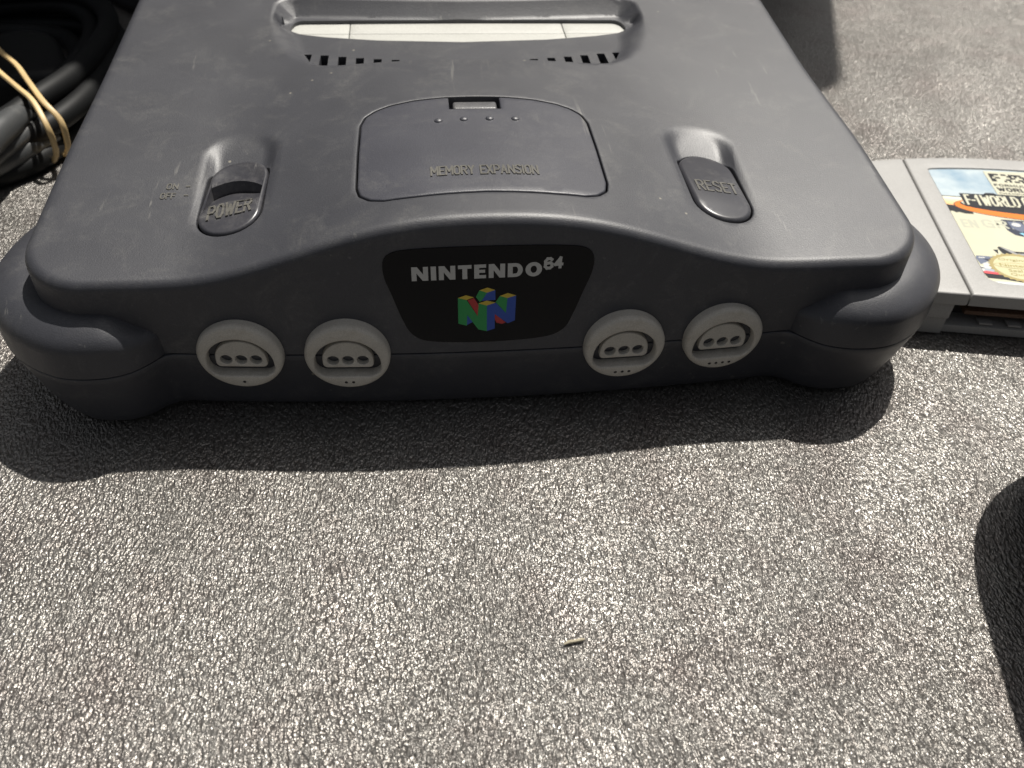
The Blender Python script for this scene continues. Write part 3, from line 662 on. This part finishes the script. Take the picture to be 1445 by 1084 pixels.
for wd_, xa, xb in (('F-1', 30.6, 36.0), ('WORLD', 36.5, 50.4), ('GRAND', 51.6, 66), ('PRIX', 68, 79)): strokes(art, wd_, lambda x, y, w_: (x, y + .032 * (x - 30), ZT - .42 + .14 + .01 * w_), xa, 57.7, xb, 65.3, .86, .5, raised=False, shear=.05)
for xx in (54, 60, 64, 72): poly('steel', ell(xx, 55.2, 2.2, .7, 10), 7)
poly('cream', [(44.3, 84.8), (44.3, 66.9), (80, 67.6), (80, 86.6), (62, 86.2)], 7)
# pixelated governing-body initials
cell = 1.25
rows = ["111101101111100..1111", "11...0.11.1.110.11..1", "1.110...11.0.1.11...1", "11..0.11...11.1.11111", "11...101.1101..11...1"]
for r_, row in enumerate(rows):
    for c_, ch in enumerate(row):
        if ch == '1':
            x = 45.5 + c_ * .95; y = 82.0 - r_ * cell; poly('black', [(x, y), (x + .98, y), (x + .98, y + cell + .02), (x, y + cell + .02)], 8)
ink('black')
for wd_, xa, xb, ya, yb, th in (('FORMULA 1', 45.2, 62, 73.3, 75.2, .42), ('WORLD', 45.4, 58.6, 69.6, 72.6, .72), ('CHAMPIONSHIP', 45.3, 62, 67.5, 68.7, .24)): strokes(art, wd_, lambda x, y, w_: (x, y + .01 * (x - 45), ZT - .42 + .16 + .01 * w_), xa, ya, xb, yb, th, .6, raised=False)
# show-through ghost of the print below the title
ink('ghost')
strokes(art, 'EN', lambda x, y, w_: (x, y, ZT - .4 + .005 * w_), 24.6, 41.8, 30.2, 47.4, .9, .6, raised=False)
strokes(art, 'GRAND', lambda x, y, w_: (x, y, ZT - .4 + .005 * w_), 32, 42.8, 56, 48.2, .9, .6, raised=False)
# helmet
hel = [(39.6, 49), (39.3, 45.5), (39.7, 41.8), (41.4, 39.0), (45, 37.8), (52, 37.4), (58, 40), (60.5, 45), (60.0, 49.5), (50, 49.0)]
poly('navy', hel, 1); poly('slate', [(41.4, 47.8), (41.8, 43.5), (44.5, 41), (47.5, 44), (46.0, 47.9)], 2); poly('white', ell(44.0, 45.9, 1.6, 1.3, 14), 3); poly('sky', [(43.2, 40.4), (47, 41.2), (50, 38.6), (45.0, 38.2)], 3); poly('navy', [(44.4, 40.5), (45, 40.6), (46.2, 38.7), (45.6, 38.5)], 4)
# racing car at the lower left
poly('slate', [(22.9, 22.2), (23.4, 23.9), (27.4, 23.9), (30, 23.6), (30, 20.0), (26.8, 21.0), (23.4, 18.6)], 1); poly('navy', [(25.2, 22.2), (29.8, 22.5), (29.8, 20.6), (26.6, 20.6)], 2); poly('white', [(23.9, 23.0), (26.0, 23.1), (26.0, 22.6), (23.9, 22.4)], 3)
poly('white', [(22.9, 17.8), (24, 17.4), (24.2, 19.3), (26.6, 20.4), (29.5, 20.3), (30, 14), (22.9, 14.4)], 2); poly('steel', [(24, 16.4), (29.5, 16.0), (29.5, 14.4), (23.4, 14.6)], 3); poly('black', [(22.9, 17.0), (24, 16.6), (24, 16.2), (22.9, 16.4)], 3)
poly('red', [(22.9, 14.5), (24, 14.9), (29.5, 14.0), (29.5, 13.0), (23, 13.4)], 4); poly('black', [(22.9, 13.5), (30, 13.0), (36, 10.8), (36, 9.4), (28.4, 10.6), (23.4, 10.8)], 3)
poly('black', [(30.4, 28.3), (32.1, 28.6), (31.4, 25.9)], 1); poly('black', [(32.3, 29.8), (33.0, 30.6), (34.2, 30.4), (38.5, 27.4), (37, 24), (33, 26.4)], 1); poly('grey', [(33.4, 30.3), (34.2, 30.3), (38.5, 27.3), (42, 26.8), (41, 25.4), (37, 26.0)], 2); poly('black', [(37, 28.0), (60, 28.8), (60, 27.8), (38, 27.0)], 2)
poly('slate', [(38, 26), (66, 25), (66, 21), (44, 20)], 1); poly('grey', [(48, 14), (70, 16), (70, 20), (50, 21)], 2); poly('black', ell(72, 17, 6, 5, 20), 2); poly('red', [(60, 26), (88, 24), (88, 21), (62, 21)], 2); poly('black', ell(90, 18, 5, 5, 20), 2)
# seal
sp = []
for k in range(96):
    t = k / 96 * 2 * math.pi; q = 1 + (.05 if k % 3 == 0 else -.02); sp.append((36.4 + 10.2 * q * math.cos(t), 18.1 + 8.3 * q * math.sin(t)))
poly('gold', sp, 5); poly('seal', ell(36.4, 18.1, 8.9, 7.0), 6)
word_('goldtext', 'Original', 30.2, 21.4, 40.2, 23.2, 8, 0); poly('goldtext', ell(36.0, 19.0, 8.4, 1.7, 30), 7); poly('seal', ell(36.0, 19.0, 8.15, 1.45, 30), 8)
word_('goldtext', 'Nintendo', 29.6, 18.2, 42.4, 19.9, 9, .015); word_('goldtext', 'Seal of', 31.6, 15.3, 39.6, 16.9, 8, 0); word_('goldtext', 'Quality', 31.6, 12.7, 40, 14.7, 8, 0)
art.build('label_print', pmats, label, smooth=False, merge=False)

# ------------------------------------------------------------------ cable coil and rubber band
coil = empty('cable_coil', (-214, 214, 0))
tag(coil, 'coil of dark grey power cable lying left of the console', 'cable')
def T0(P): return [(x + 214, y - 214, z) for x, y, z in P]
spots = [(0, 4.6), (-9.2, 4.7), (-18.4, 4.7), (-5.0, 12.4), (-14.2, 12.6), (-10, 20.0)]
for k, (dr, z) in enumerate(spots):
    P = []; ph = rng.uniform(0, 6.28, 4)
    for t in np.linspace(0, 2 * math.pi, 120, endpoint=False):
        tie = math.exp(-((t - math.radians(308)) / .35) ** 2) + math.exp(-((t - math.radians(128)) / .35) ** 2)
        j = (1 - tie) * (3.0 * math.sin(t + ph[0]) + 2.5 * math.sin(2 * t + ph[1])); a = 59 + dr * (1 - .25 * tie) + j; b = 87 + dr * (1 - .25 * tie) + j
        c, s_ = math.cos(t), math.sin(t); e = 2 / 2.7
        P.append((-214 + a * math.copysign(abs(c) ** e, c), 213 + b * math.copysign(abs(s_) ** e, s_), z + (1 - tie) * (1.5 * math.sin(3 * t + ph[2]) + 1.2) * (z > 6)))
    b = MB(); tube(b, T0(P), 4.45 + .3 * (k % 2), 14, closed=True); b.build('cable_loop', M_CABLE, coil)
b = MB(); slab(b, smooth_closed([(0, -16), (13, -14), (17, 0), (14, 22), (0, 27), (-14, 22), (-16, 0), (-13, -14)], 2), lambda x, y: 20 + .15 * y - .01 * (x * x), 5, 2, grid=3, nf=5)
o = b.build('plug', M_CABLE, coil); o.location = (24 * S, -2 * S, 0); o.rotation_euler = (0, 0, .35)
for nm, pts, r0, r1 in (('A', ENDS[0], 5.4, 3.6), ('B', ENDS[1], 3.2, 2.6), ('C', ENDS[2], 4.9, 3.0)):
    P = resample(np.array(pts), 1.5, closed=False); b = MB(); tube(b, T0(P), np.interp(np.linspace(0, 1, len(P)), [0, .6, 1], [r0, r0, r1]), 16); b.build('cable_sleeve', M_CEND, coil)
band = MB()
b1 = [(-157, 149, 7), (-154.5, 146, 14), (-155, 147, 21), (-161, 152, 26.2), (-171, 168, 27.5), (-180, 183, 28), (-192, 199, 28), (-206, 222, 28), (-222, 250, 28), (-238, 276, 27), (-246, 290, 20), (-248, 292, 8), (-238, 278, 1.2), (-204, 222, 1.2), (-166, 162, 1.2)]
b2 = [(-161, 146, 6), (-158.5, 143, 14), (-159.5, 144, 21), (-165, 152.5, 26.2), (-173, 162, 27.4), (-184, 176, 27.6), (-197, 193, 28), (-209, 208, 28), (-226, 243, 28), (-241, 268, 27), (-249, 280, 20), (-251, 282, 8), (-241, 268, 1.2), (-208, 215, 1.2), (-170, 157, 1.2)]
def smooth3(P, step=2.0):
    P = np.array(P, float); out = []; n = len(P)
    for i in range(n):
        a, b, c, d = P[i - 1], P[i], P[(i + 1) % n], P[(i + 2) % n]
        for t in np.linspace(0, 1, 6, endpoint=False): out.append(.5 * (2 * b + (c - a) * t + (2 * a - 5 * b + 4 * c - d) * t * t + (3 * b - 3 * c + d - a) * t ** 3))
    return np.array(out)
band_root = empty('rubber_band', (-160, 148, 0))
tag(band_root, 'tan rubber band stretched twice around the cable coil', 'rubber band')
for B in (b1, b2):
    b = MB(); tube(b, [(x + 160, y - 148, z) for x, y, z in smooth3(B)], 1.15, 8, closed=True, flatz=.75); b.build('band_strand', M_BAND, band_root)
# loose lead running behind the console
b = MB(); P = smooth3([(-245, 392, 4), (-215, 372, 4), (-190, 345, 4), (-165, 318, 4), (-140, 296, 4), (-110, 282, 4), (-70, 275, 4), (-110, 330, 4), (-170, 380, 4), (-215, 420, 4)])
tube(b, [(x + 150, y - 310, z) for x, y, z in P[6:44]], 4.2, 12); o = b.build('loose_lead', M_CABLE); o.location = (-150 * S, 310 * S, 0)
tag(o, 'thick dark lead lying behind the console at the top left', 'cable')

# ------------------------------------------------------------------ black blob added at the right edge, shaped to cast the dark shadow
P = [(128, -98), (127.5, -86), (130, -73), (133.5, -60), (137, -46), (141, -33), (149, -19), (163, -11), (185, -8), (215, -20), (225, -60), (205, -110), (160, -130), (135, -118)]
P = smooth_closed([(x - 170, y + 60) for x, y in P], 2.5)
if .5 * np.sum(P[:, 0] * np.roll(P[:, 1], -1) - np.roll(P[:, 0], -1) * P[:, 1]) < 0: P = P[::-1]
b = MB(); slab(b, P, lambda x, y: 61 - .0012 * (x * x + y * y), 9, side=lambda e, t: np.column_stack([offset(P, 11 * t ** 2), e[:, 2] + (0.0 - e[:, 2]) * t]), nside=8, grid=5, nf=7)
o = b.build('shadow_blob', M_BLACK); o.location = (.1605, -.0745, 0)
tag(o, 'black rounded blob mostly out of view at the right edge, added to cast a shadow', 'pouch')
# ------------------------------------------------------------------ crumb
b = MB(); P = [(-2.4, -.35, .6), (-1.2, .05, .8), (.3, .2, .75), (1.6, .35, .9), (2.5, .6, .6)]
tube(b, P, [.2, .45, .38, .42, .15], 8); o = b.build('crumb', M_CRUMB); o.location = (.0140, -.0796, 0)
tag(o, 'tiny pale crumb lying on the fabric in front of the console', 'crumb')
# ------------------------------------------------------------------ tall unseen block, added to throw the shadow along the top
P = resample(np.array([(-560, 345.), (347, 410), (327, 640), (-560, 600)]), 55.)
for _ in range(4):
    Q = np.roll(P, -1, 0); P = np.stack([.75 * P + .25 * Q, .25 * P + .75 * Q], 1).reshape(-1, 2)
P = resample(P, 12); P -= np.array([0, 420])
wx = np.clip((P[:, 0] + 100) / 440, 0, 1)
b = MB(); slab(b, P, lambda x, y: np.full(np.shape(x), 520.), 20, nf=4, grid=120, nside=6,
               side=lambda e, t: np.column_stack([P[:, 0] - 72 * wx * t, P[:, 1] + 16 * t * (P[:, 1] < 60), e[:, 2] * (1 - t)]))
o = b.build('shadow_block', M_SHADOWBLOCK); o.location = (.004, .42, 0)
tag(o, 'large dark block unseen beyond the top edge, added to cast a shadow', 'shadow caster')
